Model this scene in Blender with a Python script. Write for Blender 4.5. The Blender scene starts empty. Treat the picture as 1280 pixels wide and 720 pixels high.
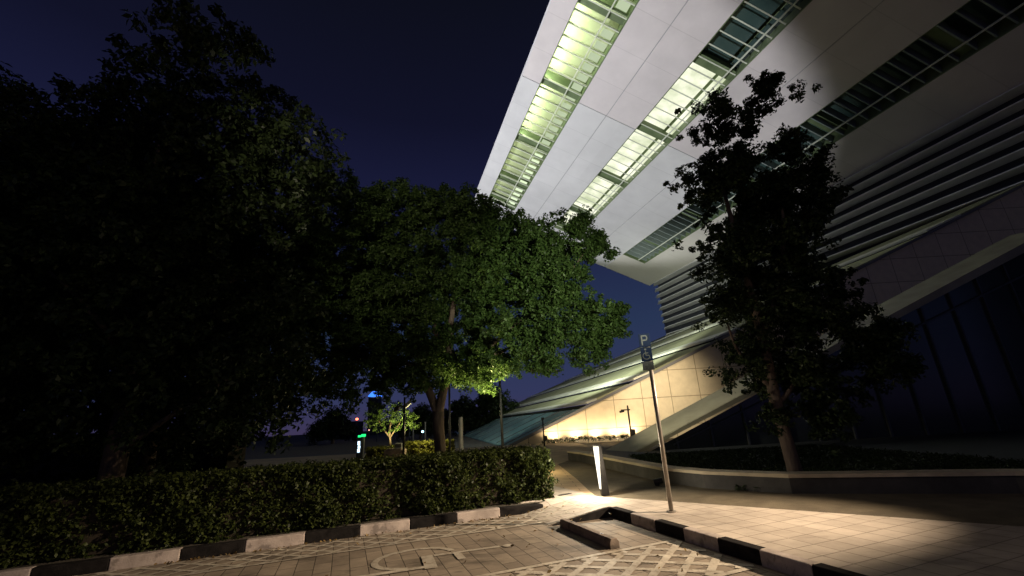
import bpy, math, random
import numpy as np
from mathutils import Vector, Matrix

SC = bpy.context.scene
COL = SC.collection
V = Vector
R = math.radians
random.seed(7)

# ------------------------------------------------------------------ helpers
class MB:
    """collects vertices and faces, then links them as one mesh object"""
    def __init__(s):
        s.v, s.f = [], []
    def face(s, pts):
        n = len(s.v); s.v += [tuple(p) for p in pts]; s.f.append(tuple(range(n, n + len(pts))))
    def hexa(s, p):
        """p: 4 bottom corners then the 4 above them"""
        n = len(s.v); s.v += [tuple(q) for q in p]
        for f in ((3,2,1,0),(4,5,6,7),(0,1,5,4),(1,2,6,5),(2,3,7,6),(3,0,4,7)):
            s.f.append(tuple(n + i for i in f))
    def box(s, x0, y0, z0, x1, y1, z1):
        s.hexa([(x0,y0,z0),(x1,y0,z0),(x1,y1,z0),(x0,y1,z0),(x0,y0,z1),(x1,y0,z1),(x1,y1,z1),(x0,y1,z1)])
    def tube(s, pts, rad, seg=12, wob=0.0, cap=True):
        pts = [V(p) for p in pts]
        if not isinstance(rad, (list, tuple)): rad = [rad] * len(pts)
        n0 = len(s.v); k = len(pts)
        up = V((0.13, 0.31, 0.94)).normalized()
        for i, p in enumerate(pts):
            t = (pts[min(i+1, k-1)] - pts[max(i-1, 0)]).normalized()
            a = t.cross(up)
            if a.length < 1e-3: a = t.cross(V((1, 0, 0)))
            a.normalize(); b = t.cross(a)
            for j in range(seg):
                th = 2 * math.pi * j / seg
                r = rad[i] * (1 + wob * (math.sin(3*th + i*.7) * .5 + random.uniform(-.5, .5)))
                s.v.append(tuple(p + a * (r * math.cos(th)) + b * (r * math.sin(th))))
        for i in range(k - 1):
            for j in range(seg):
                a0 = n0 + i*seg + j; a1 = n0 + i*seg + (j+1) % seg
                s.f.append((a0, a1, a1 + seg, a0 + seg))
        if cap:
            s.f.append(tuple(n0 + j for j in reversed(range(seg))))
            s.f.append(tuple(n0 + (k-1)*seg + j for j in range(seg)))
    def ball(s, c, rx, ry=None, rz=None, nu=14, nv=9):
        ry = ry or rx; rz = rz or rx; n0 = len(s.v); c = V(c)
        for i in range(nv + 1):
            ph = math.pi * i / nv
            for j in range(nu):
                th = 2*math.pi*j/nu
                s.v.append((c.x + rx*math.sin(ph)*math.cos(th), c.y + ry*math.sin(ph)*math.sin(th), c.z + rz*math.cos(ph)))
        for i in range(nv):
            for j in range(nu):
                a = n0+i*nu+j; b = n0+i*nu+(j+1) % nu
                s.f.append((a, a+nu, b+nu, b))
    def prism(s, poly, z0, z1):
        n = len(poly); n0 = len(s.v)
        s.v += [(p[0], p[1], z0) for p in poly] + [(p[0], p[1], z1) for p in poly]
        s.f.append(tuple(n0+i for i in reversed(range(n)))); s.f.append(tuple(n0+n+i for i in range(n)))
        for i in range(n):
            j = (i+1) % n; s.f.append((n0+i, n0+j, n0+n+j, n0+n+i))
    def build(s, name, mat, parent=None, bevel=0, smooth=False):
        me = bpy.data.meshes.new(name); me.from_pydata(s.v, [], s.f); me.update()
        o = bpy.data.objects.new(name, me); COL.objects.link(o)
        me.materials.append(mat)
        if parent:
            o.parent = parent
            o.matrix_parent_inverse = Matrix.Translation(-parent.location)
        if smooth:
            me.polygons.foreach_set('use_smooth', [True]*len(me.polygons))
        if bevel:
            m = o.modifiers.new('bevel', 'BEVEL'); m.width = bevel; m.segments = 2; m.limit_method = 'ANGLE'
        return o

def tag(o, label=None, cat=None, group=None, kind=None):
    if label: o['label'] = label
    if cat: o['category'] = cat
    if group: o['group'] = group
    if kind: o['kind'] = kind
    return o
def thing(name, loc, label, cat, group=None):
    o = bpy.data.objects.new(name, None); COL.objects.link(o); o.location = loc
    o.empty_display_size = .3
    return tag(o, label, cat, group)
def struct(o): return tag(o, kind='structure')

# ------------------------------------------------------------------ materials
def nodes(name):
    m = bpy.data.materials.new(name); m.use_nodes = True
    nt = m.node_tree; nt.nodes.clear()
    out = nt.nodes.new('ShaderNodeOutputMaterial')
    return m, nt, out
def N(nt, t, **kw):
    n = nt.nodes.new(t)
    for k, v in kw.items(): setattr(n, k, v)
    return n
def principled(nt, out, rough=.7, metal=0., spec=.4):
    b = N(nt, 'ShaderNodeBsdfPrincipled')
    b.inputs['Roughness'].default_value = rough; b.inputs['Metallic'].default_value = metal
    b.inputs['Specular IOR Level'].default_value = spec
    nt.links.new(b.outputs[0], out.inputs['Surface'])
    return b
def surf(name, c0, c1, scale=6., rough=.7, metal=0., bump=.2, detail=6, bscale=None, spec=.4, stretch=None, stains=0.):
    """mottled surface: two colours mixed by noise, fine bump, optional large stains"""
    m, nt, out = nodes(name); b = principled(nt, out, rough, metal, spec)
    tc = N(nt, 'ShaderNodeNewGeometry'); vec = tc.outputs['Position']
    if stretch:
        mp = N(nt, 'ShaderNodeMapping'); mp.inputs['Scale'].default_value = stretch
        nt.links.new(vec, mp.inputs[0]); vec = mp.outputs[0]
    n = N(nt, 'ShaderNodeTexNoise'); n.inputs['Scale'].default_value = scale; n.inputs['Detail'].default_value = detail
    nt.links.new(vec, n.inputs[0])
    r = N(nt, 'ShaderNodeValToRGB'); r.color_ramp.elements[0].position = .32; r.color_ramp.elements[1].position = .68
    r.color_ramp.elements[0].color = (*c0, 1); r.color_ramp.elements[1].color = (*c1, 1)
    nt.links.new(n.outputs['Fac'], r.inputs[0]); col = r.outputs[0]
    if stains:
        n3 = N(nt, 'ShaderNodeTexNoise'); n3.inputs['Scale'].default_value = scale*.17; n3.inputs['Detail'].default_value = 9
        n3.inputs['Roughness'].default_value = .7
        nt.links.new(vec, n3.inputs[0])
        r3 = N(nt, 'ShaderNodeMapRange'); r3.inputs[1].default_value = .42; r3.inputs[2].default_value = .62
        r3.inputs[3].default_value = 1 - stains; r3.inputs[4].default_value = 1.
        nt.links.new(n3.outputs['Fac'], r3.inputs[0])
        mx = N(nt, 'ShaderNodeMix', data_type='RGBA', blend_type='MULTIPLY'); mx.inputs[0].default_value = 1
        nt.links.new(col, mx.inputs[6]); nt.links.new(r3.outputs[0], mx.inputs[7]); col = mx.outputs[2]
    nt.links.new(col, b.inputs['Base Color'])
    if bump:
        n2 = N(nt, 'ShaderNodeTexNoise'); n2.inputs['Scale'].default_value = bscale or scale*6; n2.inputs['Detail'].default_value = 5
        nt.links.new(vec, n2.inputs[0])
        bp = N(nt, 'ShaderNodeBump'); bp.inputs['Strength'].default_value = bump; bp.inputs['Distance'].default_value = .02
        nt.links.new(n2.outputs['Fac'], bp.inputs['Height']); nt.links.new(bp.outputs[0], b.inputs['Normal'])
    return m
def glow(name, col, strength):
    m, nt, out = nodes(name); e = N(nt, 'ShaderNodeEmission')
    e.inputs[0].default_value = (*col, 1); e.inputs[1].default_value = strength
    nt.links.new(e.outputs[0], out.inputs[0]); return m
def leafmat(name, dark, light, gloss=.45, trans=.35):
    m, nt, out = nodes(name)
    g = N(nt, 'ShaderNodeNewGeometry')
    r = N(nt, 'ShaderNodeValToRGB')
    r.color_ramp.elements[0].color = (*dark, 1); r.color_ramp.elements[1].color = (*light, 1)
    nt.links.new(g.outputs['Random Per Island'], r.inputs[0])
    b = N(nt, 'ShaderNodeBsdfPrincipled'); b.inputs['Roughness'].default_value = gloss; b.inputs['Specular IOR Level'].default_value = .16
    t = N(nt, 'ShaderNodeBsdfTranslucent'); mx = N(nt, 'ShaderNodeMixShader'); mx.inputs[0].default_value = trans
    nt.links.new(r.outputs[0], b.inputs['Base Color']); nt.links.new(r.outputs[0], t.inputs[0])
    nt.links.new(b.outputs[0], mx.inputs[1]); nt.links.new(t.outputs[0], mx.inputs[2]); nt.links.new(mx.outputs[0], out.inputs[0])
    return m
def brick(name, c1, c2, mortar, bw, bh, msize, rot=0., origin=(0,0,0), rough=.75, bump=.5, offset=.5, vertical=False, dirt=.35, spec=.35):
    """bricks / paving / panels in world metres, turned by rot; vertical = in the XZ plane"""
    m, nt, out = nodes(name); b = principled(nt, out, rough, 0, spec)
    g = N(nt, 'ShaderNodeNewGeometry'); mp = N(nt, 'ShaderNodeMapping', vector_type='TEXTURE')
    mp.inputs['Location'].default_value = origin
    mp.inputs['Rotation'].default_value = (R(90), 0, 0) if vertical else (0, 0, rot)
    nt.links.new(g.outputs['Position'], mp.inputs[0])
    t = N(nt, 'ShaderNodeTexBrick'); t.offset = offset; t.squash = 1
    t.inputs['Scale'].default_value = 1; t.inputs['Brick Width'].default_value = bw; t.inputs['Row Height'].default_value = bh
    t.inputs['Mortar Size'].default_value = msize; t.inputs['Mortar Smooth'].default_value = .3; t.inputs['Bias'].default_value = 0
    t.inputs['Color1'].default_value = (*c1, 1); t.inputs['Color2'].default_value = (*c2, 1); t.inputs['Mortar'].default_value = (*mortar, 1)
    nt.links.new(mp.outputs[0], t.inputs[0])
    n = N(nt, 'ShaderNodeTexNoise'); n.inputs['Scale'].default_value = 1.7; n.inputs['Detail'].default_value = 10; n.inputs['Roughness'].default_value = .68
    nt.links.new(g.outputs['Position'], n.inputs[0])
    mr = N(nt, 'ShaderNodeMapRange'); mr.inputs[1].default_value = .3; mr.inputs[2].default_value = .68
    mr.inputs[3].default_value = 1 - dirt; mr.inputs[4].default_value = 1.1
    nt.links.new(n.outputs['Fac'], mr.inputs[0])
    mx = N(nt, 'ShaderNodeMix', data_type='RGBA', blend_type='MULTIPLY'); mx.inputs[0].default_value = 1
    nt.links.new(t.outputs['Color'], mx.inputs[6]); nt.links.new(mr.outputs[0], mx.inputs[7]); nt.links.new(mx.outputs[2], b.inputs['Base Color'])
    n2 = N(nt, 'ShaderNodeTexNoise'); n2.inputs['Scale'].default_value = 60; n2.inputs['Detail'].default_value = 4
    nt.links.new(g.outputs['Position'], n2.inputs[0])
    ma = N(nt, 'ShaderNodeMath', operation='MULTIPLY_ADD'); ma.inputs[1].default_value = -1.; 
    m2 = N(nt, 'ShaderNodeMath', operation='MULTIPLY'); m2.inputs[1].default_value = .25
    nt.links.new(n2.outputs['Fac'], m2.inputs[0]); nt.links.new(t.outputs['Fac'], ma.inputs[0]); nt.links.new(m2.outputs[0], ma.inputs[2])
    bp = N(nt, 'ShaderNodeBump'); bp.inputs['Strength'].default_value = bump; bp.inputs['Distance'].default_value = .012
    nt.links.new(ma.outputs[0], bp.inputs['Height']); nt.links.new(bp.outputs[0], b.inputs['Normal'])
    return m

def paint(name):
    """road paint worn through to the paving in places"""
    m = surf(name, (.48,.42,.335), (.62,.56,.46), 7, .65, bump=.15, stains=.3)
    nt = m.node_tree; b = [n for n in nt.nodes if n.type == 'BSDF_PRINCIPLED'][0]
    src = b.inputs['Base Color'].links[0].from_socket
    g = N(nt, 'ShaderNodeNewGeometry'); n = N(nt, 'ShaderNodeTexNoise'); n.inputs['Scale'].default_value = 9; n.inputs['Detail'].default_value = 12; n.inputs['Roughness'].default_value = .75
    nt.links.new(g.outputs['Position'], n.inputs[0])
    mr = N(nt, 'ShaderNodeMapRange'); mr.inputs[1].default_value = .50; mr.inputs[2].default_value = .62
    nt.links.new(n.outputs['Fac'], mr.inputs[0])
    mx = N(nt, 'ShaderNodeMix', data_type='RGBA'); mx.inputs[7].default_value = (.22,.175,.13,1)
    m2 = N(nt, 'ShaderNodeMath', operation='MULTIPLY'); m2.inputs[1].default_value = .8
    nt.links.new(mr.outputs[0], m2.inputs[0]); nt.links.new(m2.outputs[0], mx.inputs[0]); nt.links.new(src, mx.inputs[6])
    nt.links.new(mx.outputs[2], b.inputs['Base Color']); return m
def add_stains(m, scale=.8, lo=.56, hi=.68, dark=.5, seed=0.):
    """oil and tyre stains: darker blots over the base colour"""
    nt = m.node_tree; b = [n for n in nt.nodes if n.type == 'BSDF_PRINCIPLED'][0]
    src = b.inputs['Base Color'].links[0].from_socket
    g = N(nt, 'ShaderNodeNewGeometry'); mp = N(nt, 'ShaderNodeMapping'); mp.inputs['Location'].default_value = (seed, seed*.7, 0); mp.inputs['Rotation'].default_value = (0, 0, -ROT)
    mp.inputs['Scale'].default_value = (.55, 1.6, 1)
    n = N(nt, 'ShaderNodeTexNoise'); n.inputs['Scale'].default_value = scale; n.inputs['Detail'].default_value = 7; n.inputs['Roughness'].default_value = .6
    nt.links.new(g.outputs['Position'], mp.inputs[0]); nt.links.new(mp.outputs[0], n.inputs[0])
    mr = N(nt, 'ShaderNodeMapRange'); mr.inputs[1].default_value = lo; mr.inputs[2].default_value = hi; mr.inputs[3].default_value = 1; mr.inputs[4].default_value = dark
    nt.links.new(n.outputs['Fac'], mr.inputs[0])
    mx = N(nt, 'ShaderNodeMix', data_type='RGBA', blend_type='MULTIPLY'); mx.inputs[0].default_value = 1
    nt.links.new(src, mx.inputs[6]); nt.links.new(mr.outputs[0], mx.inputs[7]); nt.links.new(mx.outputs[2], b.inputs['Base Color'])

E1 = V((.931, .365, 0)).normalized(); E2 = V((E1.y, -E1.x, 0))       # along / out from the planter kerb
O0 = V((-.441, 8.462, 0))
ROT = math.atan2(E1.y, E1.x)
def G(a, b, z=0.): return O0 + E1*a + E2*b + V((0, 0, z))

M = dict(
 soil=surf('soil', (.05,.045,.035), (.09,.075,.055), 5, .95, bump=.6),
 asphalt=surf('asphalt', (.045,.043,.04), (.07,.065,.06), 9, .8, bump=.4, bscale=120, stains=.3),
 bed=surf('bed', (.115,.092,.058), (.165,.135,.088), 3.5, .9, bump=.6, bscale=70, stains=.35),
 pave=brick('pave', (.235,.19,.145), (.33,.27,.205), (.075,.06,.045), 0.42, .21, .0065, ROT + math.pi/2, tuple(O0), dirt=.42),
 walk=brick('walk', (.42,.36,.30), (.51,.44,.37), (.2,.165,.13), .3, .3, .007, ROT, tuple(G(1.6, 1.2)), offset=0, dirt=.3),
 path=brick('path', (.38,.27,.16), (.46,.33,.2), (.2,.14,.08), .6, .3, .012, 0., (0,0,0), dirt=.35),
 terrace=surf('terrace', (.30,.23,.14), (.42,.32,.2), 1.2, .85, bump=.3, stains=.35),
 paint=paint('paint'),
 kerb_white=surf('kerb_white', (.44,.37,.33), (.56,.48,.43), 9, .65, bump=.25, stains=.35),
 kerb_black=surf('kerb_black', (.012,.011,.011), (.026,.023,.022), 9, .95, spec=.08, bump=.25, stains=.2),
 concrete=surf('concrete', (.2,.155,.12), (.3,.235,.185), 8, .85, bump=.4, stains=.35),
 coping=surf('coping', (.5,.42,.28), (.62,.52,.36), 4, .7, bump=.2, stains=.3),
 darkstone=surf('darkstone', (.045,.042,.038), (.075,.07,.062), 4, .75, bump=.3, stains=.3),
 planter=surf('planter', (.012,.016,.02), (.02,.026,.03), 3, .8, bump=.3),  # near-black tone puts the shade on this ground into its colour
 bark=surf('bark', (.06,.042,.032), (.115,.085,.066), 9, .9, bump=.9, bscale=24, stretch=(1,1,.25)),
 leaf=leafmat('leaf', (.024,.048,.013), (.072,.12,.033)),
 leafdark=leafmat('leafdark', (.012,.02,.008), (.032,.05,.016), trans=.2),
 hedge=leafmat('hedge', (.015,.024,.008), (.066,.084,.02)),
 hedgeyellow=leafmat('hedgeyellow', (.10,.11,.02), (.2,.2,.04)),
 dryleaf=leafmat('dryleaf', (.10,.06,.025), (.26,.18,.07), trans=.1),
 twig=surf('twig', (.02,.016,.01), (.04,.03,.02), 8, .95),
 white_panel=surf('white_panel', (.66,.66,.67), (.72,.72,.73), .35, .5, bump=0, stains=.12),
 pink_lit_panel=surf('pink_lit_panel', (.68,.635,.64), (.74,.69,.695), .35, .5, bump=0, stains=.12),  # pink tint stands in for another lamp's warmer light on the soffit
 cream_panel=surf('cream_panel', (.62,.6,.54), (.68,.66,.6), .12, .55, bump=0, stains=.06),
 edge_panel=surf('edge_panel', (.13,.13,.14), (.18,.18,.19), .2, .6, bump=0),
 seam=surf('seam', (.34,.34,.35), (.4,.4,.41), 1, .7, bump=0),
 slot=surf('slot', (.30,.35,.19), (.42,.47,.28), .35, .6, bump=0, stains=.3),
 slotframe=surf('slotframe', (.09,.13,.06), (.15,.2,.1), .8, .5, bump=0),
 finwhite=surf('finwhite', (.6,.64,.52), (.7,.74,.62), .4, .5, bump=0, stains=.1),
 finteal=surf('finteal', (.20,.25,.24), (.28,.33,.31), .4, .5, bump=0, stains=.1),
 dimglass=surf('dimglass', (.03,.06,.06), (.05,.085,.08), .3, .15, bump=0, spec=.6),
 blade=surf('blade', (.66,.66,.66), (.76,.76,.75), .5, .5, bump=0, stains=.06),
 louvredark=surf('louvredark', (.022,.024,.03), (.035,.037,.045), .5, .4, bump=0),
 beige=brick('beige', (.66,.57,.41), (.70,.605,.435), (.3,.24,.16), 2.0, 1.82, .028, 0, (.55, 30.5, .86), rough=.6, bump=.15, offset=0, vertical=True, dirt=.1),
 roofgreen=surf('roofgreen', (.25,.265,.165), (.34,.35,.22), .5, .85, bump=.1, bscale=6, spec=.08, stains=.25),
 rooftrim=surf('rooftrim', (.5,.52,.43), (.62,.63,.52), .6, .5, bump=0, stains=.15),
 roofgap_shade=surf('roofgap_shade', (.018,.02,.016), (.03,.032,.025), 1, 1., bump=0, spec=0.),  # black tone paints the shadow below each roof step
 roofglass=surf('roofglass', (.13,.26,.25), (.27,.41,.38), .6, .5, bump=.05, bscale=2, spec=.2, stretch=(1,.12,1), stains=.4),
 wing=surf('wing', (.28,.265,.18), (.36,.34,.235), 1.2, .6, bump=.15, stains=.25),
 wingglass=surf('wingglass', (.022,.028,.028), (.035,.042,.04), .8, .15, bump=0, spec=.6),
 metal=surf('metal', (.06,.065,.068), (.09,.095,.1), 5, .45, .6, bump=.05),
 galv=surf('galv', (.3,.27,.23), (.4,.36,.31), 8, .45, .5, bump=.1, stains=.3),
 darkmetal=surf('darkmetal', (.02,.018,.016), (.035,.032,.028), 6, .5, .3, bump=.05),
 bollard=surf('bollard', (.012,.011,.01), (.022,.02,.018), 8, .5, .3, bump=.1),
 greypost=surf('greypost', (.3,.31,.31), (.4,.41,.41), 7, .55, .2, bump=.1),
 signblue=surf('signblue', (.008,.012,.03), (.012,.018,.04), 9, .9, spec=.05, bump=.05),
 signwhite=surf('signwhite', (.07,.07,.074), (.11,.11,.115), 9, .9, spec=.05, bump=.05),
 signblack=surf('signblack', (.015,.015,.015), (.03,.03,.03), 9, .5, bump=0),
 silhouette=surf('silhouette', (.03,.03,.04), (.05,.05,.06), .05, .8, bump=0),
)

def add_joints(m, axis, origin, step, width, dark, axis2, step2, shade):
    """thin cladding joints every step metres along axis, and a slight tone change from panel to panel"""
    nt = m.node_tree; b = [n for n in nt.nodes if n.type == 'BSDF_PRINCIPLED'][0]
    src = b.inputs['Base Color'].links[0].from_socket
    g = N(nt, 'ShaderNodeNewGeometry')
    def coord(ax, st_, off):
        dt = N(nt, 'ShaderNodeVectorMath', operation='DOT_PRODUCT'); dt.inputs[1].default_value = tuple(ax)
        nt.links.new(g.outputs['Position'], dt.inputs[0])
        q = N(nt, 'ShaderNodeMath', operation='MULTIPLY_ADD'); q.inputs[1].default_value = 1/st_; q.inputs[2].default_value = -V(origin).dot(ax)/st_ + off
        nt.links.new(dt.outputs['Value'], q.inputs[0]); return q
    u, w_ = coord(axis, step, 1000), coord(axis2, step2, 1000)
    fr = N(nt, 'ShaderNodeMath', operation='FRACT'); nt.links.new(u.outputs[0], fr.inputs[0])
    lt = N(nt, 'ShaderNodeMath', operation='LESS_THAN'); lt.inputs[1].default_value = width/step; nt.links.new(fr.outputs[0], lt.inputs[0])
    fu, fw = N(nt, 'ShaderNodeMath', operation='FLOOR'), N(nt, 'ShaderNodeMath', operation='FLOOR')
    nt.links.new(u.outputs[0], fu.inputs[0]); nt.links.new(w_.outputs[0], fw.inputs[0])
    cx = N(nt, 'ShaderNodeCombineXYZ'); nt.links.new(fu.outputs[0], cx.inputs[0]); nt.links.new(fw.outputs[0], cx.inputs[1])
    wn = N(nt, 'ShaderNodeTexWhiteNoise'); nt.links.new(cx.outputs[0], wn.inputs['Vector'])
    mr = N(nt, 'ShaderNodeMapRange'); mr.inputs[3].default_value = 1-shade; mr.inputs[4].default_value = 1; nt.links.new(wn.outputs['Value'], mr.inputs[0])
    ma = N(nt, 'ShaderNodeMath', operation='MULTIPLY_ADD'); ma.inputs[1].default_value = -dark
    nt.links.new(lt.outputs[0], ma.inputs[0]); nt.links.new(mr.outputs[0], ma.inputs[2])
    mx = N(nt, 'ShaderNodeMix', data_type='RGBA', blend_type='MULTIPLY'); mx.inputs[0].default_value = 1
    nt.links.new(src, mx.inputs[6]); nt.links.new(ma.outputs[0], mx.inputs[7]); nt.links.new(mx.outputs[2], b.inputs['Base Color'])
for k_ in ('white_panel', 'pink_lit_panel', 'cream_panel'):
    add_joints(M[k_], V((-.29,.957,0)).normalized(), (27.076-.29*-32.74, 80.572-.957*32.74, 25.759), 4.09, .07, .13, V((.898,.272,-.3444)).normalized(), 6.3, .05)
add_stains(M['pave'], 1.1, .55, .66, .55, 3.); add_stains(M['pave'], 5., .60, .68, .6, 9.); add_stains(M['walk'], 1.6, .56, .7, .68, 5.)
for k_ in ('kerb_white', 'kerb_black', 'concrete'): add_stains(M[k_], 7., .55, .64, .55, 2.)
# ------------------------------------------------------------------ foliage
def leaves(name, mat, clumps, n_per, leaf, parent, seed, spread=.24, aspect=.5, droop=.2):
    """clumps: array (k,4) x,y,z,radius. Leaf-sized folded faces scattered round each clump."""
    rng = np.random.default_rng(seed)
    k = len(clumps); n = k*n_per
    c = np.repeat(clumps[:, :3], n_per, 0); rad = np.repeat(clumps[:, 3], n_per)
    dirn = rng.normal(size=(n, 3)); dirn /= np.linalg.norm(dirn, axis=1)[:, None]
    p = c + dirn * (rad * rng.random(n)**.5)[:, None] * np.array([1, 1, .8])
    nrm = dirn*.7 + rng.normal(size=(n, 3))*.6 + np.array([0, 0, .5]); nrm /= np.linalg.norm(nrm, axis=1)[:, None]
    t = np.cross(nrm, rng.normal(size=(n, 3))); t /= np.linalg.norm(t, axis=1)[:, None] + 1e-9
    t[:, 2] -= droop; t /= np.linalg.norm(t, axis=1)[:, None]
    b = np.cross(nrm, t); b /= np.linalg.norm(b, axis=1)[:, None] + 1e-9
    L = (leaf*rng.uniform(.6, 1.25, n))[:, None]
    v = np.empty((n, 4, 3))
    v[:, 0] = p - t*L*.5; v[:, 2] = p + t*L*.5
    v[:, 1] = p + b*L*.5*aspect + nrm*L*.1; v[:, 3] = p - b*L*.5*aspect + nrm*L*.1
    off = np.zeros(3) if parent is None else np.array(parent.location)
    me = bpy.data.meshes.new(name)
    me.vertices.add(n*4); me.loops.add(n*4); me.polygons.add(n)
    me.vertices.foreach_set('co', (v.reshape(-1, 3) - off).ravel())
    me.loops.foreach_set('vertex_index', np.arange(n*4))
    me.polygons.foreach_set('loop_start', np.arange(n)*4)
    me.update(calc_edges=True); me.validate()
    me.materials.append(mat)
    o = bpy.data.objects.new(name, me); COL.objects.link(o)
    if parent: o.parent = parent
    return o
def lobe_clumps(lobes, dens, r, seed, flat=1., minz=-9):
    rng = np.random.default_rng(seed); out = []
    for (x, y, z, rr) in lobes:
        n = max(5, int(dens*rr*rr))
        d = rng.normal(size=(n, 3)); d /= np.linalg.norm(d, axis=1)[:, None]
        rad = rr * (1 - .75*rng.random(n)**1.9) * rng.uniform(.86, 1.06, n)
        q = np.array([x, y, z]) + d*rad[:, None]*np.array([1, 1, flat])
        out.append(np.c_[q, r*rng.uniform(.55, 1.35, n)])
    out = np.vstack(out)
    return out[out[:, 2] > minz]

def branchy_clumps(lobes, dens, r, seed, per=9):
    """crown of many small boughs: sub-lobes on and inside each lobe, each a knot of leaf clumps"""
    rng = np.random.default_rng(seed); out = []
    for (x, y, z, rr) in lobes:
        n = int(dens*rr*rr) + 3
        d = rng.normal(size=(n, 3)); d /= np.linalg.norm(d, axis=1)[:, None]
        rad = rr*(1.06 - .75*rng.random(n)**1.9)
        c = np.array([x, y, z]) + d*rad[:, None]
        for ci, di in zip(c, d):
            sr = rng.uniform(.2, .48)*min(1., .5+rr*.5)
            t = rng.random(per)**.8
            q = ci + (t[:, None]-.5)*di*sr*1.5 + rng.normal(size=(per, 3))*sr*.42*np.array([1, 1, .7])
            out.append(np.c_[q, r*rng.uniform(.5, 1.3, per)])
    return np.vstack(out)

# ------------------------------------------------------------------ ground
def sheet(name, pts, z, mat):
    m = MB(); m.face([(p[0], p[1], z) for p in pts]); return struct(m.build(name, mat))
sheet('ground', [(-600,-40),(600,-40),(600,900),(-600,900)], -.02, M['soil'])
sheet('parking_paving', [G(-16,-.05), G(-16,12), G(1.62,12), G(1.62,-.05)], 0., M['pave'])
# pavement with the ramp that comes down from it beside the planter
pv = MB()
top = [G(1.6,1.1,.15), G(1.6,0,.15), G(1.52,0,.15), G(1.25,-.3,.15), G(1.9,-2.2,.15), V((1.45,9.05,.15)), V((2.57,8.15,.15)), V((5.2,5.98,.15)), V((9,2.85,.15)), G(7,12,.15), G(1.6,12,.15)]
c1 = G(1.75,-.1,.15)
for p_, q_ in zip(top, top[1:]+top[:1]): pv.face([c1, p_, q_])
pv.face([G(1.52,1.1,.15), G(1.52,0,.15), G(1.6,0,.15), G(1.6,1.1,.15)])
pv.face([G(.46,0,.006), G(.46,1.1,.006), G(1.52,1.1,.15), G(1.52,0,.15)])
pv.face([G(.46,0,.006), G(1.52,0,.15), G(1.25,-.3,.15), G(.84,-.12,.10)])
pv.face([G(.46,0,.006), G(.84,-.12,.10), G(.84,-.3,.15), G(.46,-.3,.15)])
pv.face([G(.84,-.12,.10), G(1.25,-.3,.15), G(.84,-.3,.15)])
struct(pv.build('pavement', M['walk']))
pe = MB(); pe.hexa([G(.5,1.1,-.01), G(1.57,1.1,-.01), G(1.57,1.14,-.01), G(.5,1.14,-.01), G(.5,1.1,.008), G(1.57,1.1,.153), G(1.57,1.14,.153), G(.5,1.14,.008)])
struct(pe.build('ramp_edge', M['kerb_black']))
sheet('planter_soil', [G(-14,-.14), G(.84,-.14), G(1.25,-.3), G(1.3,-1.9), G(-14,-1.9)], .13, M['soil'])
sheet('lawn', [G(-14,-1.9), G(1.0,-1.9), (.15,13.5),(.15,18),(-3,29.5),(-40,29.5),(-40,10)], .06, M['soil'])
sheet('far_road', [(-60,21.5),(-7.6,21.5),(-8.4,34),(-60,34)], .09, M['asphalt'])
sheet('path', [(.45,9.6),(1.4,9.08),(1.37,9.95),(1.36,11.8),(1.22,15.8),(.9,17.2),(.1,18.0),(-1,18),(-1,14),(.2,13)], .146, M['path'])
sheet('planting_bed', [(1.3,8.9),(2.4,8.0),(5.0,5.8),(9,2.5),(13,3.2),(7.6,7.3),(4.7,8.3),(3.62,9.35),(3.116,10.36),(2.48,13.8),(2.2,15.6),(1.75,17.0),(1.22,15.8),(1.36,11.8),(1.37,9.95)], .142, M['bed'])
sheet('terrace', [(-40,18),(.1,18.0),(.9,17.2),(1.22,15.8),(1.75,17.0),(2.2,17.4),(3.6,20.8),(3.6,30.45),(-40,30.45)], .134, M['terrace'])
sheet('shaded_planter_bed', [(2.5,13.9),(3.13,10.4),(3.63,9.45),(4.75,8.4),(7.65,7.4),(12,4.6),(40,4.6),(40,24),(3.6,24),(3.6,20.8),(2.2,17.4),(2.22,15.6)], .15, M['planter'])  # ground behind the low wall, its shade held in the dark colour

# painted marks on the paving
def stripe(m, a0, b0, a1, b1, w, z):
    p, q = V((a0, b0, 0)), V((a1, b1, 0)); t = (q-p).normalized(); n = V((-t.y, t.x, 0))*w/2
    m.face([G(c.x, c.y, z(c.x, c.y) if callable(z) else z) for c in (p-n, q-n, q+n, p+n)])
def ramp_z(a, b):
    return .005 + (0 if a < .46 else min(.148, .006 + (a-.46)*.1358) )
def lattice(m, a0, a1, b0, b1, period, slope, w, z, lift=.0):
    """two families of slanting lines clipped to the band a0..a1, b0..b1"""
    for fam in (1, -1):
        c = a0 - (b1-b0)/slope - period
        while c < a1 + (b1-b0)/slope + period:
            pts = []
            for i in range(13):
                b = b0 + (b1-b0)*i/12
                a = c + fam*(b-b0)/slope + (0 if fam == 1 else (b1-b0)/slope)
                pts.append((a, b))
            for (p, q) in zip(pts, pts[1:]):
                if a0 <= p[0] <= a1 and a0 <= q[0] <= a1:
                    jit = random.uniform(-.004, .004)
                    stripe(m, p[0], p[1], q[0]+jit*.3, q[1], w*random.uniform(.85, 1.12), (lambda f: (lambda a, b: z(a, b) + f))(lift if fam == 1 else lift + .0015))
            c += period
hm = MB(); lattice(hm, -9, 1.5, .05, .82, .40, .76, .056, ramp_z)
struct(hm.build('hatch_marking', M['paint']))
lm = MB(); 
for i in range(60): stripe(lm, -9+i*.16, .845, -9+(i+1)*.16, .845, .055, lambda a, b: ramp_z(a, b)+.004)
for i in range(6): stripe(lm, .5+i*.17, 1.06, .5+(i+1)*.17, 1.06, .07, lambda a, b: ramp_z(a, b)+.004)
for i in range(65): stripe(lm, -9+i*.16, 2.81, -9+(i+1)*.16, 2.81, .075, .0085)
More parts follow.
